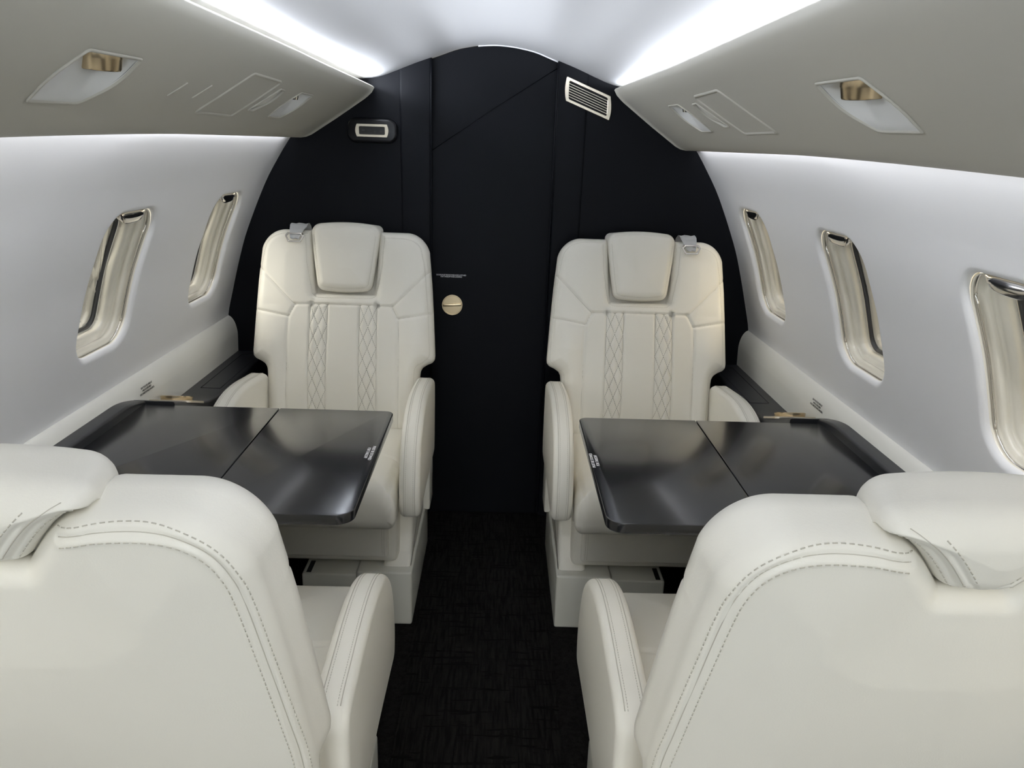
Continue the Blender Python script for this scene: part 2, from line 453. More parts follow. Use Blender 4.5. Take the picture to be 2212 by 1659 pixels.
# wing panels: the leather covered posts beside the door, with a soft vertical roll at their outer edge
for i, (xa, xb, nm) in enumerate(((-.330, JL, 'trim_1'), (JR, .300, 'trim_2'))):
    g = Geo(); rows = []
    for z in np.linspace(0.02, 1.70, 60):
        xo = xa if i == 0 else xb; xi = xb if i == 0 else xa
        bow = (.008 * sin(max(0, min(1, (1.45 - z) / .9)) * PI / 2)) * (1 if i == 0 else -.3)
        xs = [xo + bow, xo + bow + (xi - xo) * .02, xo + bow + (xi - xo) * .08, xo + (xi - xo) * .5, xi - (xi - xo) * .06, xi - (xi - xo) * .015, xi, xi]
        ds = [0, .0022, .003, .003, .003, .0022, 0, -.035]
        zc = lambda x: min(z, ceil_z(x - CEN) + .002)
        rows.append([(x, Y1 - dd, zc(x)) for x, dd in zip(xs, ds)])
    g.grid(rows); tag(g.obj(nm, M['navy']), kind='structure')
# door frame piping that catches the light
for i, (x, nm) in enumerate(((JL, 'trim_3'), (JR, 'trim_4'))):
    g = Geo(); s = 1 if i == 0 else -1
    pts = [(x + s * (.001 + .010 * (1.66 - z) / 1.66 * (1 if i else 0)), Y1 - .011, z) for z in np.linspace(.02, ceil_z(x - CEN) - .002, 30)]
    g.tube(pts, .0028, 8); tag(g.obj(nm, M['navy']), kind='structure')
door = empty('door_1', (CEN - .005, Y1 + .02, 0)); tag(door, kind='structure')
g = Geo(); rows = []
top = lambda x: ceil_z(x - CEN) - .001
for x in np.linspace(JL - .02, JR + .02, 30):
    zt = top(x); rows.append([(x - door.location.x, (.0 if True else 0), z) for z in np.linspace(0, zt, 12)])
g.grid(rows); g.obj('door_panel', M['navy'], door)
g = Geo(); g.tube([(JL - door.location.x + .002, -.002, 1.37), (-.02, -.0025, 1.50), (JR - door.location.x - .004, -.002, 1.645)], .0012, 6)
g.obj('panel_seam', M['navy'], door)
# ceiling lip over the door
g = Geo()
pts = [(x, Y1 + .001, ceil_z(x - CEN) - .0035) for x in np.linspace(-.07, JR - .003, 40)]
g.tube(pts, .0024, 8); tag(g.obj('trim_5', M['ceil']), kind='structure')
# round flush latch
L_ = empty('door_latch', (-.148 - door.location.x, -.004, .833)); L_.parent = door
circ = lambda r, n=48: [(r * cos(2 * PI * k / n), r * sin(2 * PI * k / n)) for k in range(n)]
frame_ring('latch_ring', circ(.038), circ(.0335), -.002, .004, .001, lambda a, b, h: (a, -h, b), M['gold'], L_)
prism('latch_plate', circ(.0335), -.003, .001, 0, lambda a, b, h: (a, -h, b), M['gold'], L_)
th = math.radians(4)
prism('latch_bar', round_poly([(-.033, -.0045), (.033, -.0045), (.033, .0045), (-.033, .0045)], .003, 4), 0, .006, .0015,
      lambda a, b, h: (a * cos(th) - b * sin(th), -h, a * sin(th) + b * cos(th)), M['gold'], L_)
text_obj('door_placard', 'DOOR MUST BE STOWED AND LATCHED\nFOR TAKEOFF AND LANDING', .0068, M['white_print'], door,
         frame_mtx((-.1525 - door.location.x, -.0025, .9385), (1, 0, 0), (0, 0, 1)), spacing=.80, line=.9)

# ------------------------------------------------------------------ overhead passenger service panels
PX = [.452, .425, .406, .402, .411, .430, .527, .625, .652, .668, .672]
PZ = [1.562, 1.573, 1.577, 1.572, 1.556, 1.538, 1.4685, 1.402, 1.397, 1.399, 1.412]
_ps = path_len(list(zip(PX, PZ)))
S_OFF = _ps[3]                                  # s = 0 at the inner top edge
def make_overhead(side):
    def fn(y, s):
        q = s + S_OFF
        x = np.interp(q, _ps, PX); z = np.interp(q, _ps, PZ)
        f = max(0, min(1, (q - .05) / .30))
        dip = -.022 * max(0, (1.75 - y) / 1.0) ** 1.5 if y > .6 else -.028
        if side < 0: zt = -.010 * max(0, (y - 1.8) / .95); xo = .012 * max(0, min(1, (2.6 - y) / .6))
        else: zt = .010 * max(0, (y - 1.8) / .95); xo = -.008
        z = z + dip * f + zt * (1 - f) ; x = x + xo * (1 - f)
        nn = np.array([side * .57, 0, .82])
        return np.array([CEN + side * x, y, z]), nn
    ss = list(_ps[:5] - S_OFF) + list(np.linspace(.024, .054, 3)[1:]) + list(np.linspace(.054, .29, 13)[1:]) + list(_ps[8:] - S_OFF)
    ss = sorted(set(round(float(q), 5) for q in ss))
    ki = lambda t: min(range(len(ss)), key=lambda i: abs(ss[i] - t))
    ys = [Y0, -1.2, -.5]; holes = []; meta = []
    def add(c, half, n, outline, s0, s1, kind):
        a = list(np.linspace(c - half, c + half, n + 1)); j0 = len(ys); ys.extend(a)
        holes.append((j0, j0 + n, ki(s0), ki(s1), outline)); meta.append((kind, c))
    ys += list(np.linspace(-.2, .9, 9))
    big = smooth_closed([(1.035, .112), (1.075, .1075), (1.14, .105), (1.198, .104), (1.203, .14), (1.195, .178), (1.165, .208), (1.10, .2165), (1.037, .2165), (1.022, .19), (1.022, .150)], 8)
    big = resample(round_poly([(1.040, .106), (1.192, .104), (1.203, .165), (1.155, .216), (1.028, .216), (1.018, .165)], [.012, .010, .07, .03, .008, .10], 8), 120)
    add(1.11, .125, 10, big, .080, .25, 'big')
    ys += [1.30, 1.40, 1.50, 1.60, 1.70]
    cover = resample(round_poly([(1.893, .100), (1.936, .101), (1.944, .150), (1.893, .194), (1.850, .194), (1.868, .15)], [.006, .006, .09, .010, .008, .20], 8), 120)
    add(1.897, .070, 8, cover, .080, .25, 'cover')
    small = resample(round_poly([(2.062, .094), (2.178, .092), (2.194, .150), (2.150, .207), (2.042, .207), (2.030, .15)], [.012, .010, .07, .03, .012, .10], 8), 120)
    add(2.112, .120, 10, small, .066, .25, 'small')
    ys += [2.35, 2.5, 2.65, 2.735 if side > 0 else 2.728]
    g, ed = holed_surface(fn, ys, ss, holes, lip=.005)
    # closing end cap towards the bulkhead
    root = empty('overhead_panel', (CEN + side * .53, 1.2, 1.47))
    off = np.array(root.location)
    yE = ys[-1]; b = len(g.V); ring = [fn(yE, s)[0] for s in ss]; g.V += [tuple(p) for p in ring]
    g.F.append(tuple(b + i for i in range(len(ring))))
    g.V = [tuple(np.array(p) - off) for p in g.V]
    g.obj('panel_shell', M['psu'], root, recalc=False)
    tag(root, 'long off-white overhead service panel above the %s windows' % ('left' if side < 0 else 'right'), 'overhead panel')
    # raised frame of the oxygen mask door
    hp = resample(round_poly([(1.640, .080), (1.852, .082), (1.805, .219), (1.586, .217)], .010, 5), 80)
    hi = [tuple(p) for p in inset(hp, .004)]
    g = Geo(); Ls = []
    for pl, h in ((inset(hp, -.002), 0.0006), (inset(hp, -.001), -.0022), (inset(hp, .0015), -.0030), (inset(hp, .004), -.0022), (inset(hp, .0055), .0006)):
        Ls.append([fn(p[0], p[1])[0] + fn(p[0], p[1])[1] * h - off for p in pl])
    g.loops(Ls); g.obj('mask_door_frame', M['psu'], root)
    if side < 0:
        for (a, b_) in (((1.392, .176), (1.410, .138)), ((1.497, .174), (1.518, .134))):
            g = Geo(); pts = [fn(a[0] + (b_[0] - a[0]) * t, a[1] + (b_[1] - a[1]) * t) for t in np.linspace(0, 1, 6)]
            g.tube([p[0] - p[1] * .0002 - off for p in pts], .0018, 6); g.obj('finger_slot', M['psu'], root)
    return fn, ed, meta, root

def fixture(side, fn, edge, kind, c):
    E = np.array(edge); cy_, cs = E[:, 0].mean(), E[:, 1].mean()
    p0, n0 = fn(cy_, cs); n0 = unit(n0)
    nm = {'big': 'reading_light', 'cover': 'lamp_cover', 'small': 'air_outlet'}[kind]
    root = empty(nm, tuple(p0)); sname = 'left' if side < 0 else 'right'
    lab = {'big': 'large recessed dish with a brushed gold swivel lamp in the %s overhead panel' % sname,
           'cover': 'narrow closed oval cover beside the mask door in the %s overhead panel' % sname,
           'small': 'small recessed dish with tiny metal nozzle, far end of the %s overhead panel' % sname}[kind]
    tag(root, lab, {'big': 'reading light', 'cover': 'cover', 'small': 'air outlet'}[kind])
    depth = {'big': .042, 'cover': .006, 'small': .030}[kind]
    # thin rim, then a bowl that is deep on the aisle side
    smin, smax = E[:, 1].min(), E[:, 1].max()
    def pt(y, s, f):       # f 0 at the rim .. 1 at the centre
        q, n = fn(y, s)
        u = (s - smin) / (smax - smin)                 # 0 on the aisle side
        if kind == 'cover': dd = -.004 * (1 - (1 - f) ** 2) * 1.2 + .005 * (1 - f)
        else:
            prof = min(1.0, u / .16) * max(0.0, 1 - max(0, u - .16) / .84) ** 1.2
            dd = depth * prof * min(1, (f * 3.2) + (0.0)) if f < .32 else depth * prof
        return q + unit(n) * dd - np.array(p0)
    g = Geo(); Ls = []
    for k in range(0, 15):
        f = k / 15; Ls.append([pt(cy_ + (e[0] - cy_) * (1 - f), cs + (e[1] - cs) * (1 - f), f) for e in E])
    g.loops(Ls, False, True); g.obj({'big': 'dish', 'cover': 'oval_plate', 'small': 'dish'}[kind], M['dish'] if kind != 'cover' else M['psu'], root)
    g = Geo(); ri = inset(edge, .0015)
    Ls = [[fn(p[0], p[1])[0] + n0 * h - np.array(p0) for p in pl] for pl, h in ((edge, .004), (inset(edge, -.0035), -.0005), (inset(edge, -.002), -.0026), (inset(edge, .001), -.0020), (ri, .004))]
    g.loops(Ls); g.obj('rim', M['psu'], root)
    g = Geo(); Ls = [[fn(p[0], p[1])[0] + n0 * .0022 - np.array(p0) for p in pl] for pl in (inset(edge, .0008), inset(edge, .0030))]
    g.loops(Ls); g.obj('shadow_gap', M['gasket'], root)
    if kind in ('big', 'small'):
        k = 1.0 if kind == 'big' else .36
        yb = (1.150 if side < 0 else 1.122) if kind == 'big' else 2.110
        sb = .140 if kind == 'big' else .128
        q, n = fn(yb, sb); ax = -unit(np.array([side * -.10, -.10, 1.0]))       # points down
        bc = q + unit(n) * ((.032 if side < 0 else .027) if kind == 'big' else .014) - np.array(p0)
        u = unit(np.cross(ax, [0, 1, 0])); w = np.cross(ax, u)
        R0 = .032 * k
        pr = [(0, 0), (R0 * 1.12, 0), (R0 * 1.14, .003 * k), (R0 * 1.0, .006 * k), (R0 * .99, .019 * k), (R0 * .96, .021 * k), (R0 * .90, .034 * k), (R0 * .86, .036 * k), (R0 * .80, .0355 * k), (R0 * .79, .033 * k), (0, .033 * k)]
        g = Geo(); g.loops([[bc + ax * (h - .012 * k) + u * r * cos(2 * PI * i / 40) + w * r * sin(2 * PI * i / 40) for i in range(40)] for r, h in pr[1:]], False, True)
        g.obj('swivel_barrel' if kind == 'big' else 'nozzle', M['gold'] if kind == 'big' else M['chrome'], root, angle=40)
        if kind == 'big':
            g = Geo(); g.loops([[bc + ax * (.0245 * k) + u * r * cos(2 * PI * i / 40) + w * r * sin(2 * PI * i / 40) for i in range(40)] for r in (R0 * .79, R0 * .4)], False, True)
            g.obj('lamp_lens', M['lensgrey'], root)
for side in (-1, 1):
    fn, ed, meta, root = make_overhead(side)
    for e, (kind, c) in zip(ed, meta): fixture(side, fn, [tuple(p) for p in e], kind, c)

# ------------------------------------------------------------------ side panels with rolled top (trim)
for i, side in enumerate((-1, 1)):
    pr = [(.975, .764), (.962, .7705), (.953, .774), (.945, .773), (.938, .768), (.930, .757), (.924, .742), (.920, .722), (.919, .70), (.922, .62), (.925, .50), (.93, .3)]
    g = Geo(); rows = []
    pr2 = smooth_open(pr, 4)
    for y in np.linspace(Y0 + .01, Y1 - .003, 30): rows.append([(CEN + side * a, y, b) for a, b in pr2])
    g.grid(rows); o = g.obj('trim_%d' % (6 + i), M['rail']); tag(o, kind='structure')
    txt = 'SEAT MUST BE UPRIGHT\nAND OUTBOARD\nFOR TAKEOFF AND LANDING'
    xx = CEN + side * .9180
    ex = (0, 1, 0) if side < 0 else (0, -1, 0)
    p = text_obj('side_placard', txt, .0076, M['dark_print'], None, frame_mtx((xx, 2.00 if side < 0 else 2.01, .736), ex, (side * .05, 0, 1)), spacing=.8, line=1.05)
    tag(p, 'tiny three-line dark lettering on the %s white side panel below the window' % ('left' if side < 0 else 'right'), 'placard')

# ------------------------------------------------------------------ black side ledges
def sm(t): t = max(0.0, min(1.0, t)); return t * t * (3 - 2 * t)
def ledge_z(y):
    yy = abs(y - 1.61)
    return .642 + .102 * (1 - sm((yy - .20) / .42))
for side in (-1, 1):
    root = empty('side_ledge', (CEN + side * .86, 1.61, 0)); off = np.array(root.location)
    sd = 'left' if side < 0 else 'right'
    tag(root, 'black lacquered armrest ledge along the %s wall around the folding table' % sd, 'ledge')
    YB = 1.925                                       # rear limit of the table well
    def ledge_block(ya, yb, xin, name, zb=.60):
        g = Geo(); rows = []
        for y in np.linspace(ya, yb, 40):
            z = ledge_z(y); r = .006
            prof = [(xin, zb), (xin, z - r)] + [(xin + r - r * cos(a), z - r + r * sin(a)) for a in np.linspace(.2, PI / 2, 4)] + [(.90 if xin < .88 else .912, z), (.932, z + .002), (.932, zb)]
            rows.append([np.array([CEN + side * x, y, zz]) - off for x, zz in prof])
        g.grid(rows); n = len(rows[0]); b = len(g.V) - n
        g.F.append(tuple(range(n))); g.F.append(tuple(b + i for i in range(n))[::-1])
        return g.obj(name, M['blacksatin'], root, angle=40)
    ledge_block(YB, Y1 - .004, .815, 'ledge_top')
    ledge_block(1.30 - .01, YB, .890, 'ledge_top')
    ledge_block(.30, 1.29, .855, 'ledge_top')
    # side panel under the ledge
    rbox('ledge_side', CEN + side * .885 - .025 - off[0], CEN + side * .885 + .025 - off[0], .3 - off[1], Y1 - .006 - off[1], 0.0, .60, .003, M['blacksatin'], root)
    # well floor at the table edge
    rbox('table_well', *(sorted((CEN + side * .82 - off[0], CEN + side * .92 - off[0]))), 1.295 - off[1], YB - off[1], .60, .690, .002, M['gap'], root)
    # storage lid outline in the low rear part
    g = Geo()
    L = [(.832, 2.30), (.893, 2.30), (.893, 2.70), (.832, 2.70)]
    for k in range(4):
        a = L[k]; b = L[(k + 1) % 4]
        g.tube([(CEN + side * (a[0] + (b[0] - a[0]) * t) - off[0], a[1] + (b[1] - a[1]) * t - off[1], ledge_z(a[1] + (b[1] - a[1]) * t) + .0003) for t in np.linspace(0, 1, 8)], .0011, 5)
    g.obj('storage_lid_seam', M['gap'], root)
    # cup holder on the slope
    yc = 2.055; xc = .866; dz = (ledge_z(yc + .02) - ledge_z(yc - .02)) / .04
    def cup(a, b, h):                                # a across, b along y (rear +), h up
        nrm = unit(np.array([0, -dz, 1.0])); t = unit(np.array([0, 1.0, dz]))
        return np.array([CEN + side * xc, yc, ledge_z(yc)]) + np.array([side * a, 0, 0]) + t * b + nrm * h - off
    H = empty('cup_holder', (0, 0, 0)); H.parent = root
    sq = resample(round_poly([(-.061, -.052), (.061, -.052), (.061, .052), (-.061, .052)], .012, 5), 64); sq = [tuple(p) for p in sq]
    ang0 = [math.atan2(p[1], p[0]) for p in sq]; ci = [(.041 * cos(a), .041 * sin(a)) for a in ang0]
    frame_ring('cup_holder_plate', sq, ci, -.002, .004, .0012, cup, M['brushed'], H)
    g = Geo(); g.loops([[cup(r * cos(a), r * sin(a), h) for a in ang0] for r, h in ((.041, .004), (.0430, .014), (.0405, .0160), (.0385, .013), (.0380, .0012))], False, True)
    g.obj('cup_holder_well', M['gold'], H, angle=60)

# ------------------------------------------------------------------ folding tables
TZ = .720
for side in (-1, 1):
    root = empty('folding_table', (CEN + side * .57, 1.61, TZ - .022)); off = np.array(root.location)
    yF, yN = (1.912, 1.318) if side < 0 else (1.903, 1.312)
    x_in = .2385 if side < 0 else .2465
    xs = .537 if side < 0 else .556
    mp = lambda a, b, h: (side * a + CEN - off[0], b - off[1], h - .0)
    inner = round_poly([(x_in, yN), (xs - .0012, yN), (xs - .0012, yF), (x_in, yF)], [.035, .0, .0, .022], 8)
    outer = round_poly([(xs + .0012, yN), (.890, yN), (.9005, 1.50), (.9125, yF), (xs + .0012, yF)], [0, .01, 0, .004, 0], 4)
    prism('table_leaf', inner, 0, .022, .0022, mp, M['blackgloss'], root, seg=3)
    prism('table_leaf', outer, 0, .022, .0022, mp, M['blackgloss'], root, seg=3)
    prism('support_rail', [(xs - .12, 1.57), (.81, 1.57), (.81, 1.65), (xs - .12, 1.65)], -.018, -.0005, .001, mp, M['gap'], root)
    sd = 'left' if side < 0 else 'right'
    tag(root, 'open black lacquered folding table with one seam, on the %s side of the aisle' % sd, 'table')
    y0 = 1.625 if side < 0 else 1.615
    px_ = side * .2555 + CEN - off[0]
    text_obj('table_placard', 'MUST BE STOWED\nFOR TAXI, TAKEOFF\nAND LANDING' if False else 'MUST BE STOWED\nFOR TAKEOFF', .0102, M['white_print'], root,
             frame_mtx((px_, y0 - off[1], .0222), (0, side, 0), (-side, 0, 0)), spacing=.95, line=1.0)

# ------------------------------------------------------------------ seats
RF, RB, TH = .032, .026, .090
def hw(v):
    return np.interp(v, [-.05, 0, .12, .190, .208, .220, .230, .238, .248, .262, .33, .41, .50, .60, .67, .72],
                        [.240, .250, .2545, .2560, .2580, .2640, .2780, .2960, .3040, .3055, .3015, .2965, .2900, .2800, .2740, .272])
def corner_top(ax, notch_v, rear=False):
    """top line of the backrest at nominal |x|"""
    r = .075; top = .668 if rear else .672
    t = np.clip((ax - (.285 - r)) / r, 0, 1) * .985
    z = top - .080 * (1 - np.sqrt(np.maximum(0, 1 - t ** 2)))
    if rear:
        k = np.clip((ax - .036) / .082, 0, 1); k = np.sin(k * PI / 2)
    else:
        k = np.clip((ax - .092) / .028, 0, 1); k = k * k * (3 - 2 * k)
    return notch_v + (z - notch_v) * k
NU, NV = 230, 230
def u_samples():
    t = np.linspace(-1, 1, NU)
    # denser columns beside the headrest notch
    a = np.abs(t); w = 1 + 3.5 * np.exp(-((a - .37) / .05) ** 2) + 7 * np.exp(-((a - 1) / .035) ** 2) + 1.5 * np.exp(-((a - .14) / .06) ** 2)
    c = np.cumsum(w); c = (c - c[0]) / (c[-1] - c[0]); return np.interp(np.linspace(0, 1, NU), c, t)
US = u_samples(); VS = np.linspace(0, 1, NV)
def back_outline_grid(notch_v, rear=False, wide=False):
    U, T = np.meshgrid(US, VS, indexing='ij')
    ax = np.abs(U) * .285
    vt = corner_top(ax, notch_v, rear); vb = -.012 * np.ones_like(vt)
    v_ = vb + (vt - vb) * T
    w_ = np.where(v_ < .262, .3055 - .02 * (.262 - v_), hw(v_)) if wide else hw(v_)
    Xg = U * (w_ - (.010 if rear else 0))
    # bottom corners
    return Xg, v_
SEAMS_F = []
for s in (-1, 1):
    SEAMS_F += [[(s * .284, .545), (s * .172, .431), (s * .160, .422)], [(0, .424), (s * .10, .4235), (s * .160, .422)],
                [(s * .160, .422), (s * .181, .382), (s * .184, .33), (s * .187, .08), (s * .188, -.01)], [(s * .181, .382), (s * .291, .402)]]
    SEAMS_F += [[(s * .110, .4225), (s * .112, .25), (s * .114, -.01)], [(s * .053, .4235), (s * .054, .25), (s * .055, -.01)]]
RIM_F = []
for s in (-1, 1):
    RIM_F.append([tuple(p) for p in smooth_open([(s * .125, .652), (s * .19, .652), (s * .228, .643), (s * .252, .622), (s * .263, .585), (s * .273, .52), (s * .284, .40), (s * .291, .28), (s * .288, .255), (s * .268, .236), (s * .247, .222), (s * .242, .19), (s * .24, -.01)], 6)])
NOTCH_F = [(-.127, .655), (-.121, .56), (-.103, .460), (-.09, .4505), (.09, .4505), (.103, .460), (.121, .56), (.127, .655)]
DIAM = []
for s in (-1, 1):
    xa, xb = .0535, .1115; xm = (xa + xb) / 2; P_ = .0705
    for k in range(7):
        vt0 = .4225 - k * P_; vb0 = vt0 - P_
        for (q0, q1) in (((xa, vt0), (xm, vb0)), ((xm, vt0), (xa, vb0)), ((xb, vt0), (xm, vb0)), ((xm, vt0), (xb, vb0))):
            DIAM.append([(s * q0[0], q0[1]), (s * q1[0], q1[1])])
def groove(dist, w, dep): return -dep * np.exp(-(dist / w) ** 2)
_front_poly = None
def front_depth(Xg, Vg, bd):
    """height of the front skin; bd = distance to the outline"""
    f = np.clip(bd / RF, 0, 1); z = -RF + RF * np.sqrt(np.maximum(0, 1 - (1 - f) ** 2))
    puff = .010 * np.clip(bd / .12, 0, 1) ** .7
    ax = np.abs(Xg)
    # side bolsters stand forward of the centre
    bol = .016 * np.exp(-((ax - .238) / .045) ** 2) * np.clip((.42 - Vg) / .12, 0, 1) * np.clip(bd / .04, 0, 1)
    lum = .012 * np.exp(-((Vg - .20) / .13) ** 2) * np.clip((.19 - ax) / .08, 0, 1)
    z = z + puff + bol + lum
    band = ((ax > .053) & (ax < .112) & (Vg < .423))
    for s in SEAMS_F: z = z + groove(seg_dist(Xg, Vg, s), .0042, .0042)
    for s in RIM_F: z = z + groove(seg_dist(Xg, Vg, s), .0030, .0016)
    z = z + groove(seg_dist(Xg, Vg, NOTCH_F), .0030, .0015) * (bd > .004)
    dm = np.full(Xg.shape, 9.0)
    idx = np.where(band)
    if len(idx[0]):
        dd = np.full(idx[0].shape, 9.0)
        for s in DIAM: dd = np.minimum(dd, seg_dist(Xg[idx], Vg[idx], s))
        dm[idx] = dd
        z = z + np.where(band, .0028 * (1 - np.exp(-(dm / .0055) ** 2)) - .0014, 0)
    return z
def rim_back(wide):
    low = [(.281, .275), (.281, .2), (.277, .1), (.274, -.01)] if wide else [(.281, .275), (.276, .252), (.258, .232), (.240, .215), (.236, .12), (.232, -.01)]
    return [[tuple(p) for p in smooth_open([(s * a, b) for a, b in [(.082, .644), (.12, .653), (.17, .655), (.205, .648), (.232, .628), (.248, .596), (.256, .55), (.266, .45), (.275, .35)] + low], 8)] for s in (-1, 1)]
RIM_B = rim_back(False)
def back_depth(Xg, Vg, bd, rim=None):
    rim = rim or RIM_B
    f = np.clip(bd / RB, 0, 1); z = -RB + RB * np.sqrt(np.maximum(0, 1 - (1 - f) ** 2))
    z = z + .012 * np.clip(bd / .14, 0, 1) ** .8
    for s in rim: z = z + groove(seg_dist(Xg, Vg, s), .0028, .0022) + .0016 * np.exp(-((seg_dist(Xg, Vg, s) - .006) / .004) ** 2)
    # soft slack wrinkles of the rear cover
    z = z + .0016 * np.sin(Vg * 21 + Xg * 9) * np.clip(bd / .1, 0, 1) * np.clip(.55 - Vg, 0, 1)
    return z
def outline_of(Xg, Vg):
    b = [(Xg[i, 0], Vg[i, 0]) for i in range(NU)] + [(Xg[-1, j], Vg[-1, j]) for j in range(1, NV)] + \
        [(Xg[i, -1], Vg[i, -1]) for i in range(NU - 2, -1, -1)] + [(Xg[0, j], Vg[0, j]) for j in range(NV - 2, 0, -1)]
    return b
def grid_faces(nu, nv, base, flip=False):
    i, j = np.meshgrid(np.arange(nu - 1), np.arange(nv - 1), indexing='ij'); a = base + i * nv + j
    f = np.stack([a, a + nv, a + nv + 1, a + 1], -1).reshape(-1, 4)
    return f[:, ::-1] if flip else f
def ring_idx(nu, nv, base):
    return [base + i * nv for i in range(nu)] + [base + (nu - 1) * nv + j for j in range(1, nv)] + \
           [base + i * nv + nv - 1 for i in range(nu - 2, -1, -1)] + [base + j for j in range(nv - 2, 0, -1)]
def pad_mesh(name, XF, VF_, ZF, XB, VB_, ZB, m, nband=5):
    nu, nv = XF.shape
    A = np.stack([XF, ZF, VF_], -1).reshape(-1, 3); B = np.stack([XB, ZB, VB_], -1).reshape(-1, 3)
    V = [A, B]; F = [grid_faces(nu, nv, 0), grid_faces(nu, nv, nu * nv, True)]
    ra = ring_idx(nu, nv, 0); rb = ring_idx(nu, nv, nu * nv); base = 2 * nu * nv; n = len(ra)
    prev = np.array(ra); A2 = np.concatenate([A, B])
    for k in range(1, nband):
        t = k / nband; P = A2[ra] * (1 - t) + A2[rb] * t; V.append(P)
        cur = np.arange(base, base + n); base += n
        F.append(np.stack([prev, np.roll(prev, -1), np.roll(cur, -1), cur], -1)); prev = cur
    cur = np.array(rb); F.append(np.stack([prev, np.roll(prev, -1), np.roll(cur, -1), cur], -1))
    V = np.concatenate(V); F = np.concatenate(F)
    me = bpy.data.meshes.new(name); me.vertices.add(len(V)); me.vertices.foreach_set('co', V.astype(np.float32).ravel())
    me.loops.add(F.size); me.loops.foreach_set('vertex_index', F.astype(np.int32).ravel())
    me.polygons.add(len(F)); me.polygons.foreach_set('loop_start', np.arange(0, F.size, 4, dtype=np.int32)); me.polygons.foreach_set('loop_total', np.full(len(F), 4, dtype=np.int32))
    me.update(calc_edges=True); me.validate()
    bm = bmesh.new(); bm.from_mesh(me); bmesh.ops.recalc_face_normals(bm, faces=bm.faces); bm.to_mesh(me); bm.free()
    for p in me.polygons: p.use_smooth = True
    me.materials.append(m); return me
def mobj(name, me, parent, loc=(0, 0, 0), rx=0.0):
    o = bpy.data.objects.new(name, me); COL.objects.link(o); o.parent = parent; o.location = loc; o.rotation_euler = (rx, 0, 0); return o

# backrest mesh (x across, y forward, z up along the back)
XF, VFg = back_outline_grid(.462); PF = outline_of(XF, VFg)
XB, VBg = back_outline_grid(.600, True); PB = outline_of(XB, VBg)
bdF = seg_dist(XF, VFg, PF, True); bdB = seg_dist(XB, VBg, PB, True)
ZF = front_depth(XF, VFg, bdF); ZB = -TH - back_depth(XB, VBg, bdB) - 2 * 0
ME_BACK = pad_mesh('backrest', XF, VFg, ZF, XB, VBg, ZB, M['leather'])
PFa, PBa = PF[::2], PB[::2]
def dens(path, step=.003):
    P = np.array(path, float); s = path_len(P); q = np.linspace(0, s[-1], max(2, int(s[-1] / step)))
    return np.stack([np.interp(q, s, P[:, 0]), np.interp(q, s, P[:, 1])], 1)
def on_front(path, lift=.0004):
    P = dens(path); z = front_depth(P[:, 0], P[:, 1], seg_dist(P[:, 0], P[:, 1], PFa, True)); return np.stack([P[:, 0], z + lift, P[:, 1]], 1)
def on_back(path, lift=.0004, poly=None, rim=None):
    P = dens(path); z = -TH - back_depth(P[:, 0], P[:, 1], seg_dist(P[:, 0], P[:, 1], poly or PBa, True), rim); return np.stack([P[:, 0], z - lift, P[:, 1]], 1)
def offset_path(path, dd):
    P = dens(path, .006); t = np.gradient(P, axis=0); t /= np.linalg.norm(t, axis=1)[:, None]; return P + np.stack([-t[:, 1], t[:, 0]], 1) * dd
def geo_mesh(g, name, m):
    me = bpy.data.meshes.new(name); me.from_pydata([tuple(p) for p in g.V], [], [tuple(f) for f in g.F]); me.update()
    for p in me.polygons: p.use_smooth = True
    me.materials.append(m); return me
g = Geo()
for s in SEAMS_F: g.tube(on_front(s, .0002), .0006, 4)
ME_SEAMLINE = geo_mesh(g, 'seam_thread', M['thread'])
ME_QUILT = []
for half in (DIAM[:28], DIAM[28:]):
    g = Geo()
    for s in half: dashes(g, on_front(s, .0003), .0042, .0022, .00065)
    ME_QUILT.append(geo_mesh(g, 'quilt_stitching', M['dark_thread']))
g = Geo()
for s in RIM_F:
    dashes(g, on_front(offset_path(s, .004), .0003), .0032, .0024, .0005)
dashes(g, on_front(offset_path(NOTCH_F, -.004), .0003), .0032, .0024, .0005)
ME_RIMST = geo_mesh(g, 'edge_stitching', M['thread'])
def rear_stitch(rim, poly):
    g = Geo()
    for s in rim:
        for dd in (-.0085, .0085): dashes(g, on_back(offset_path(s, dd), .0003, poly, rim), .0050, .0034, .00075)
        g.tube(on_back(s, .0004, poly, rim), .0007, 4)
    return geo_mesh(g, 'rear_stitching', M['thread'])
ME_BACKST = rear_stitch(RIM_B, PBa)
# the nearer pair is wider behind the arms
RIM_W = rim_back(True)
XW, VW = back_outline_grid(.600, True, True); PW = outline_of(XW, VW); bdW = seg_dist(XW, VW, PW, True)
ME_BACK_W = pad_mesh('backrest', XF, VFg, ZF, XW, VW, -TH - back_depth(XW, VW, bdW, RIM_W), M['leather'])
ME_BACKST_W = rear_stitch(RIM_W, PW[::2])

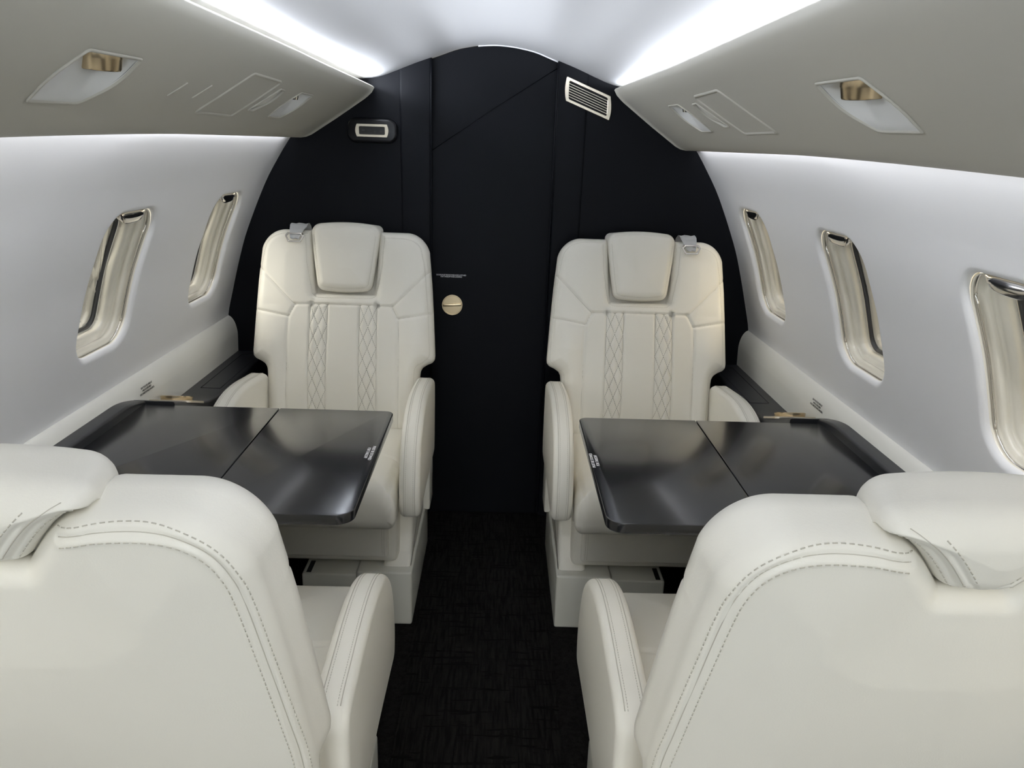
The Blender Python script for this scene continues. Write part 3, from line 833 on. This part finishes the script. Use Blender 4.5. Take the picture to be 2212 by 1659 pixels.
# headrest: its own pad set in the notch, standing a little proud in front and behind
def headrest_mesh():
    n1, n2 = 90, 90
    U, T = np.meshgrid(np.linspace(-1, 1, n1), np.linspace(0, 1, n2), indexing='ij')
    def build(vb, vt, wt, wb, rt, rb, rear=False):
        v0 = vb + (vt - vb) * T
        w = wb + (wt - wb) * np.clip((v0 - vb) / (vt - vb), 0, 1) ** .8
        if rear: w = wb + (wt - wb) * np.arcsin(np.clip((v0 - vb) / .070, 0, 1)) / (PI / 2)
        # rounded corners
        tb = np.clip((rb - (v0 - vb)) / rb, 0, 1); w = w - rb * (1 - np.sqrt(1 - tb ** 2 * .98))
        tt = np.clip((rt - (vt - v0)) / rt, 0, 1); w = w - rt * (1 - np.sqrt(1 - tt ** 2 * .96))
        crown = .006 * (1 - U ** 2) * T - .005 * (1 - U ** 2) * (1 - T)
        return U * w, v0 + crown
    X1, V1 = build(.470, .694, .119, .088, .040, .022); X2, V2 = build(.603, .698, .117, .036, .020, .004, True)
    P1 = [(X1[i, 0], V1[i, 0]) for i in range(n1)] + [(X1[-1, j], V1[-1, j]) for j in range(n2)] + [(X1[i, -1], V1[i, -1]) for i in range(n1 - 1, -1, -1)] + [(X1[0, j], V1[0, j]) for j in range(n2 - 1, -1, -1)]
    P2 = [(X2[i, 0], V2[i, 0]) for i in range(n1)] + [(X2[-1, j], V2[-1, j]) for j in range(n2)] + [(X2[i, -1], V2[i, -1]) for i in range(n1 - 1, -1, -1)] + [(X2[0, j], V2[0, j]) for j in range(n2 - 1, -1, -1)]
    d1 = seg_dist(X1, V1, P1, True); d2 = seg_dist(X2, V2, P2, True)
    r1, r2 = .030, .034
    f = np.clip(d1 / r1, 0, 1); Z1 = .010 - r1 + r1 * np.sqrt(np.maximum(0, 1 - (1 - f) ** 2)) + .008 * np.clip(d1 / .08, 0, 1) ** .8
    rim = np.abs(d1 - .011); Z1 = Z1 + groove(rim, .0022, .0016)
    f = np.clip(d2 / r2, 0, 1); Z2 = -(TH + .004 - r2 + r2 * np.sqrt(np.maximum(0, 1 - (1 - f) ** 2)) + .010 * np.clip(d2 / .09, 0, 1) ** .8)
    side = [(a, b) for a, b in zip(X2[-1, :], V2[-1, :]) if b < .6725]; sideL = [(-a, b) for a, b in side]
    def dsd(a, b): return np.minimum(seg_dist(a, b, side), seg_dist(a, b, sideL))
    def grv(a, b):
        q_ = dsd(a, b); return sum(groove(np.abs(q_ - q), .0028, .0026) for q in (.014, .026)) * np.clip((b - .606) / .012, 0, 1) * np.clip((.675 - b) / .012, 0, 1)
    Z2 = Z2 - grv(X2, V2)
    me = pad_mesh('headrest', X1, V1, Z1, X2, V2, Z2, M['leather'], 6)
    # stitching rows
    g = Geo()
    hp = inset(resample(P1[::2], 160), .0125)
    ff = lambda P, PP, Z: None
    def zf(P): 
        dd = seg_dist(P[:, 0], P[:, 1], P1[::2], True); f = np.clip(dd / r1, 0, 1)
        return .010 - r1 + r1 * np.sqrt(np.maximum(0, 1 - (1 - f) ** 2)) + .008 * np.clip(dd / .08, 0, 1) ** .8 + groove(np.abs(dd - .011), .0022, .0016)
    hp = hp[(hp[:, 1] < .655)]
    # order from top left round the bottom to top right
    k = np.argmax(np.linalg.norm(np.diff(hp, axis=0), axis=1)); hp = np.roll(hp, -(k + 1), 0) if np.linalg.norm(np.diff(hp, axis=0), axis=1)[k] > .03 else hp
    dashes(g, np.stack([hp[:, 0], zf(hp) + .0003, hp[:, 1]], 1), .0032, .0024, .0005)
    ms = [geo_mesh(g, 'headrest_stitching', M['thread'])]; gs = {-1: Geo(), 1: Geo()}
    def zb(P):
        dd = seg_dist(P[:, 0], P[:, 1], P2[::2], True); f = np.clip(dd / r2, 0, 1)
        z = -(TH + .004 - r2 + r2 * np.sqrt(np.maximum(0, 1 - (1 - f) ** 2)) + .010 * np.clip(dd / .09, 0, 1) ** .8)
        return z - grv(P[:, 0], P[:, 1])
    for q in (.008, .020, .032):
        for sg in (-1, 1):
            base = side if sg > 0 else sideL
            h3 = offset_path(base, q * sg); h3 = h3[(h3[:, 1] > .608) & (h3[:, 1] < .690) & (h3[:, 0] * sg > .002)]
            P3 = np.stack([h3[:, 0], zb(h3) - .0003, h3[:, 1]], 1)
            if q == .020: gs[sg].tube(P3, .0006, 4)
            else: dashes(gs[sg], P3, .0050, .0034, .00075)
    return me, ms + [geo_mesh(gs[k], 'headrest_stitching', M['thread']) for k in (-1, 1)]
ME_HEAD, ME_HEADST = headrest_mesh()

# seat cushion (grid in x / y, depth is height)
def cushion_mesh():
    n1, n2 = 110, 120
    U, T = np.meshgrid(np.linspace(-1, 1, n1), np.linspace(0, 1, n2), indexing='ij')
    Yc = -.02 + .515 * T; w = np.interp(Yc, [-.02, .36, .42, .49, .50], [.232, .234, .243, .243, .24]); 
    tt = np.clip((.02 - (.495 - Yc)) / .02, 0, 1); w = w - .02 * (1 - np.sqrt(1 - tt ** 2 * .98))
    Xc = U * w
    P = [(Xc[i, 0], Yc[i, 0]) for i in range(n1)] + [(Xc[-1, j], Yc[-1, j]) for j in range(n2)] + [(Xc[i, -1], Yc[i, -1]) for i in range(n1 - 1, -1, -1)] + [(Xc[0, j], Yc[0, j]) for j in range(n2 - 1, -1, -1)]
    dd = seg_dist(Xc, Yc, P[::2], True)
    # big waterfall radius at the front, small at the sides
    df = .495 - Yc; r = .028 + .034 * np.clip((.16 - df) / .16, 0, 1) * (df < np.abs(w) )
    f = np.clip(dd / r, 0, 1)
    Z = .472 - r + r * np.sqrt(np.maximum(0, 1 - (1 - f) ** 2)) + .022 * np.clip(dd / .12, 0, 1) ** .8
    seams = [[(-.222, .30), (-.220, .50)], [(.222, .30), (.220, .50)], [(-.25, .275), (-.17, .245), (-.10, .20), (.10, .20), (.17, .245), (.25, .275)], [(-.10, .20), (-.10, -.02)], [(.10, .20), (.10, -.02)]]
    for s in seams: Z = Z + groove(seg_dist(Xc, Yc, s), .005, .006)
    rb = .035; f2 = np.clip(dd / rb, 0, 1); Zb = .350 + rb - rb * np.sqrt(np.maximum(0, 1 - (1 - f2) ** 2))
    me = pad_mesh('seat_cushion', Xc, Z, Yc, Xc, Zb, Yc, M['leather'], 6)   # pad_mesh stores (x, depth, v) so v is y here
    return me
def cushion_fixed():
    me = cushion_mesh()
    return me
ME_CUSH = cushion_fixed()

ARM = smooth_closed([(-.05, .640), (.05, .658), (.16, .668), (.25, .664), (.33, .642), (.395, .600), (.432, .545), (.452, .480), (.456, .425), (.446, .385), (.425, .370), (.38, .372), (.20, .380), (.0, .375), (-.05, .385), (-.065, .45), (-.068, .58)], 6)
ARM = resample(ARM, 150)
def arm_meshes(sgn):
    t = .060; mp = lambda a, b, h: (sgn * h, a, b)
    o = prism('armrest', ARM, .248, .248 + t, .017, mp, M['leather'], seg=6, angle=80)
    me = o.data; bpy.data.objects.remove(o)
    g = Geo()
    q = [i for i, p in enumerate(ARM) if p[1] > .45 and p[0] > -.04 or (p[0] > .40)]
    A = np.array(ARM); i0 = int(np.argmin(np.hypot(A[:, 0] + .04, A[:, 1] - .642)))
    A = np.roll(A, -i0, 0); A = A[:int(np.argmax((A[:, 0] > .40) & (A[:, 1] < .375)))] if np.any((A[:, 0] > .40) & (A[:, 1] < .375)) else A[:80]
    if len(A) < 10: A = np.roll(np.array(ARM), -i0, 0)[:80]
    An = inset(ARM, -.0004); An = np.roll(An, -i0, 0)[:len(A)]; Ai = np.roll(inset(ARM, .0016), -i0, 0)[:len(A)]
    for hh, src in ((.248 + .0145, An), (.248 + .0195, An), (.248 + t - .0145, An), (.248 + t - .0195, An)):
        k = .0 if abs(hh - (.248 + .0195)) < 1e-6 or abs(hh - (.248 + t - .0195)) < 1e-6 else 1
        dashes(g, [(sgn * hh, p[0], p[1]) for p in src], .0032, .0024, .0005) if not k else g.tube([(sgn * hh, p[0], p[1]) for p in An], .0007, 4)
    return me, geo_mesh(g, 'arm_stitching', M['thread'])
ME_ARM = {s: arm_meshes(s) for s in (-1, 1)}

def make_seat(aisle, recline, arm_dz, plinth_dy, belt, label, loc, rz, piv=(0, 0, .46)):
    root = empty('cabin_seat', loc, rz); tag(root, label, 'seat', 'cream leather cabin seats')
    b = mobj('backrest', ME_BACK if belt else ME_BACK_W, root, piv, recline)
    for n, me in (('seam_thread', ME_SEAMLINE), ('quilt_stitching', ME_QUILT[0]), ('quilt_stitching', ME_QUILT[1]), ('edge_stitching', ME_RIMST), ('rear_stitching', ME_BACKST if belt else ME_BACKST_W)): mobj(n, me, b)
    h = mobj('headrest', ME_HEAD, root, piv, recline); [mobj('headrest_stitching', q, h) for q in ME_HEADST]
    mobj('seat_cushion', ME_CUSH, root)
    for s in (-1, 1):
        a = mobj('armrest', ME_ARM[s][0], root, (0, 0, arm_dz)); mobj('arm_stitching', ME_ARM[s][1], a)
    # rear filler between cushion and back, lower shell and skirt
    rbox('seat_shell', -.235, .235, -.06, .38, .19, .352, .02, M['leather'], root)
    sk = rbox('front_skirt', -.208, .208, .30, .392, .212, .352, .010, M['leather'], root)
    K_ = Geo()
    for q in (.196, .190): dashes(K_, [(aisle * q, .3925, .224), (aisle * q, .3925, .340)], .0032, .0024, .0006)
    K_.obj('skirt_stitching', M['thread'], sk)
    prof_ = round_poly([(-.10, .172), (.385, .172), (.350, .205), (.325, .26), (.318, .355), (-.10, .355)], [.01, .004, .05, .08, .02, .01], 6)
    prism('side_shell', prof_, .19, .272, .012, lambda a, b, h: (aisle * h, a, b), M['leather'], root)
    rbox('recline_cover', aisle * .278 - .016, aisle * .278 + .016, -.135, -.015, .17, .46, .006, M['leather'], root)
    # plinth shifted to the aisle with its track slot
    x0, x1 = (-.046, .279) if aisle > 0 else (-.279, .046)
    P = empty('base_plinth', (0, 0, 0)); P.parent = root
    xm = aisle * .115
    xa, xb = sorted((xm, aisle * .279)); rbox('plinth_cover', xa, xb, -.10, .413 + plinth_dy, 0.0, .178, .007, M['plinth'], P)
    xa, xb = sorted((xm, aisle * -.046)); rbox('plinth_tray', xa, xb, -.02, .412 + plinth_dy, 0.0, .168, .006, M['plinth'], P)
    xa, xb = sorted((aisle * -.034, aisle * -.020)); rbox('track_slot', xa, xb, .34 + plinth_dy, .404 + plinth_dy, .165, .1695, .001, M['gap'], P)
    if belt:
        B = empty('shoulder_belt', piv); B.rotation_euler = (recline, 0, 0); B.parent = root
        xo = -aisle * .150; w = .0275
        path = smooth_open([(-.075, .640), (-.070, .672), (-.055, .688), (-.030, .692), (-.010, .680), (.004, .664), (.015, .646), (.019, .634)], 5)
        g = Geo(); rows = []
        for k, (yy, vv) in enumerate(path):
            ww = w * (1 - .55 * max(0, (k - 20) / (len(path) - 20))); wav = .0012 * sin(k * 1.1)
            rows.append([(xo + q * ww + .012 * aisle * -1 * (k / len(path)), yy + wav + .002 * cos(q * 6), vv + .0015 * cos(q * 5 + k * .4)) for q in (-1, -.6, -.2, .2, .6, 1)])
        R0 = np.array(rows); R1 = R0 + np.array([0, .0014, .0014]); g.grid(R0); g.grid(R1)
        g.obj('belt_strap', M['webbing'], B)
        tx = xo - aisle * .012
        out = round_poly([(-.032, .006), (-.021, -.017), (.021, -.017), (.032, .006), (.024, .016), (-.024, .016)], .005, 5)
        mpT = lambda a, b_, hh: (tx + a, .0185 + hh - b_ * .25, .640 + b_)
        frame_outer = [tuple(p) for p in resample(out, 60)]
        ang = [math.atan2(p[1] + .002, p[0]) for p in frame_outer]
        inn = [(.80 * p[0], -.001 + .66 * (p[1] + .001)) for p in frame_outer]
        frame_ring('belt_tongue', frame_outer, inn, -.001, .0022, .0008, mpT, M['chrome'], B)
    return root
AFT, NEAR = 2.425, 1.0
make_seat(-1, math.radians(14.6), 0, 0, True, 'cream quilted seat facing us behind the left table', (-.486 + CEN, AFT, 0), PI)
make_seat(1, math.radians(14.6), 0, 0, True, 'cream quilted seat facing us behind the right table', (.502 + CEN, AFT, 0), PI)
make_seat(1, math.radians(15.6), -.055, -.05, False, 'cream leather seat seen from behind in the left foreground', (-.486 + CEN, NEAR, 0), 0, (0, -.055, .415))
make_seat(-1, math.radians(16.4), -.055, -.05, False, 'cream leather seat seen from behind in the right foreground', (.528 + CEN, NEAR, 0), 0, (0, -.060, .420))

# ------------------------------------------------------------------ aisle runner
r = rbox('aisle_runner', -.205, .205, Y0 + .02, Y1 - .002, -.001, .006, .002, M['runner'])
tag(r, 'dark woven carpet runner down the middle of the aisle', 'carpet runner')

# ------------------------------------------------------------------ sign and grille on the bulkhead
S_ = empty('warning_display', (-.4205, Y1, 1.427)); tag(S_, 'black oval warning display with a champagne frame on the bulkhead, left of the door', 'display')
rot = math.radians(.2)
mpS = lambda a, b, h: (a, -h, b)
house = round_poly([(-.084, -.040), (.084, -.040), (.084, .040), (-.084, .040)], .030, 10)
prism('housing', house, -.002, .024, .010, mpS, M['housing'], S_, seg=5)
def barrel(a, b, bul, n=10):
    P = [(-a, -b), (a, -b)] + [(a + bul * sin(PI * k / n), -b + 2 * b * k / n) for k in range(1, n)] + [(a, b), (-a, b)] + [(-a - bul * sin(PI * k / n), b - 2 * b * k / n) for k in range(1, n)]
    return resample(P, 96)
o_ = [tuple(p) for p in barrel(.0505, .021, .0055)]
i_ = resample(round_poly([(-.043, -.0125), (.043, -.0125), (.043, .0125), (-.043, .0125)], .003, 5), 96)
# align starting points of both outlines
def align(o, i):
    ao = math.atan2(o[0][1], o[0][0]); k = min(range(len(i)), key=lambda q: abs((math.atan2(i[q][1], i[q][0]) - ao + PI) % (2 * PI) - PI)); return i[k:] + i[:k]
frame_ring('display_frame', o_, align(o_, list(i_)), .022, .0275, .001, mpS, M['brushed'], S_)
prism('display_glass', [(-.044, -.0135), (.044, -.0135), (.044, .0135), (-.044, .0135)], .0235, .0250, 0, mpS, M['screen'], S_)
# dim legend: cigarette / belt pictograms as faint marks
g = Geo()
for x in (-.034, -.014): g.box(x, x + .010, -.0256, -.0252, -.0005, .0015)
for x in (.008, .028):
    g.box(x, x + .003, -.0256, -.0252, -.004, .003); g.box(x - .003, x + .008, -.0256, -.0252, .000, .0015)
g.obj('display_legend', M['dimtext'], S_, smooth=False)

Gc = np.array([.3015, Y1 - .003, 1.553]); 
Gr = empty('air_grille', tuple(Gc)); tag(Gr, 'champagne framed air grille with slanted black slots on the bulkhead, right of the door', 'air grille')
# sheared frame following the slope of the ceiling
def mpG(a, b, h): return (a, -h, b - .385 * a)
ro = barrel(.0745, .0385, .005); ri = resample(round_poly([(-.0655, -.0285), (.0655, -.0285), (.0655, .0285), (-.0655, .0285)], .004, 4), 96)
ro = [tuple(p) for p in ro]
frame_ring('grille_frame', ro, align(ro, list(ri)), -.002, .006, .001, mpG, M['brushed'], Gr)
prism('grille_backing', [(-.067, -.030), (.067, -.030), (.067, .030), (-.067, .030)], -.004, .0005, 0, mpG, M['gap'], Gr)
for k in range(6):
    b0 = -.0285 + .057 * (k + 1) / 7
    prism('grille_slat', [(-.0665, b0 - .0009), (.0665, b0 - .0009), (.0665, b0 + .0009), (-.0665, b0 + .0009)], .0005, .0018, 0, mpG, M['brushed'], Gr)

# ------------------------------------------------------------------ lights the cabin has, and an added ambient fill
def area(name, loc, rot, sx, sy, power, col):
    l = bpy.data.lights.new(name, 'AREA'); l.shape = 'RECTANGLE'; l.size = sx; l.size_y = sy; l.energy = power; l.color = col
    o = bpy.data.objects.new(name, l); COL.objects.link(o); o.location = loc; o.rotation_euler = rot; return o
COOL = (0.86, 0.91, 1.0)
for side in (-1, 1):
    # LED strips in the upper coves and behind the lower lip of the overhead panels
    for nm, x, z, hwid, aim in (('upper_light_strip', .448, 1.548, .010, 1), ('lower_light_strip', .672, 1.425, .006, -1)):
        g = Geo(); g.box(-hwid, hwid, -2.2, 2.2, -.003, .003)
        o = g.obj(nm, M['lensgrey'], smooth=False); o.location = (CEN + side * x, .48, z)
        tag(o, 'hidden light strip %s the %s overhead panel' % ('above' if aim > 0 else 'below', 'left' if side < 0 else 'right'), 'light strip')
        if aim > 0: area('cove light', (CEN + side * .425, .48, 1.5755), (0, math.radians(side * 122), 0), .014, 4.4, 37, COOL)
        else: area('wash light', (CEN + side * .667, .48, z - .006), (0, math.radians(side * 12), 0), .012, 4.4, 12.5, (0.92, .94, 1.0))
# daylight from the open entry door behind the viewer
area('entry daylight', (0, Y0 - .3, .85), (math.radians(90), 0, 0),   .8, 1.1, 19, (0.74, 0.87, 1.0))
area('ambient fill light', (0, -.7, 1.66), (0, 0, 0), .5, 1.6, 4, (1.0, .95, .86))  # added warm fill overhead, raises the ambient level; not a cabin fixture

w = bpy.data.worlds.new('world'); SC.world = w; w.use_nodes = True
N = w.node_tree.nodes; L = w.node_tree.links; bg = N['Background']
tc = N.new('ShaderNodeTexCoord'); sp = N.new('ShaderNodeSeparateXYZ'); L.new(tc.outputs['Generated'], sp.inputs[0])
rp = N.new('ShaderNodeValToRGB'); mz = N.new('ShaderNodeMapRange'); L.new(sp.outputs['Z'], mz.inputs['Value'])
mz.inputs['From Min'].default_value = -.05; mz.inputs['From Max'].default_value = .30; L.new(mz.outputs[0], rp.inputs['Fac'])
rp.color_ramp.elements[0].position = 0.0; rp.color_ramp.elements[0].color = (.070, .068, .056, 1)
rp.color_ramp.elements[1].position = 1.0; rp.color_ramp.elements[1].color = (1.0, .965, .88, 1)
# the hangar is brighter on the left hand side of the aircraft
mr = N.new('ShaderNodeMapRange'); L.new(sp.outputs['X'], mr.inputs['Value'])
mr.inputs['From Min'].default_value = -1; mr.inputs['From Max'].default_value = 1; mr.inputs['To Min'].default_value = 10.0; mr.inputs['To Max'].default_value = 5.0
L.new(mr.outputs[0], bg.inputs['Strength'])
tint = N.new('ShaderNodeValToRGB'); mt = N.new('ShaderNodeMapRange'); L.new(sp.outputs['X'], mt.inputs['Value']); mt.inputs['From Min'].default_value = -.6; mt.inputs['From Max'].default_value = .6
tint.color_ramp.elements[0].color = (1, 1, 1, 1); tint.color_ramp.elements[1].color = (1.0, .88, .68, 1)
L.new(mt.outputs[0], tint.inputs['Fac']); mu = N.new('ShaderNodeMix'); mu.data_type = 'RGBA'; mu.blend_type = 'MULTIPLY'; mu.inputs['Factor'].default_value = 1.0
L.new(rp.outputs['Color'], mu.inputs['A']); L.new(tint.outputs['Color'], mu.inputs['B']); L.new(mu.outputs['Result'], bg.inputs['Color'])

SC.view_settings.view_transform = 'Standard'; SC.view_settings.look = 'None'; SC.view_settings.gamma = 1.0; SC.view_settings.exposure = 0.0
SC.view_settings.use_curve_mapping = False
SC.cycles.max_bounces = 10; SC.cycles.diffuse_bounces = 6; SC.cycles.glossy_bounces = 5
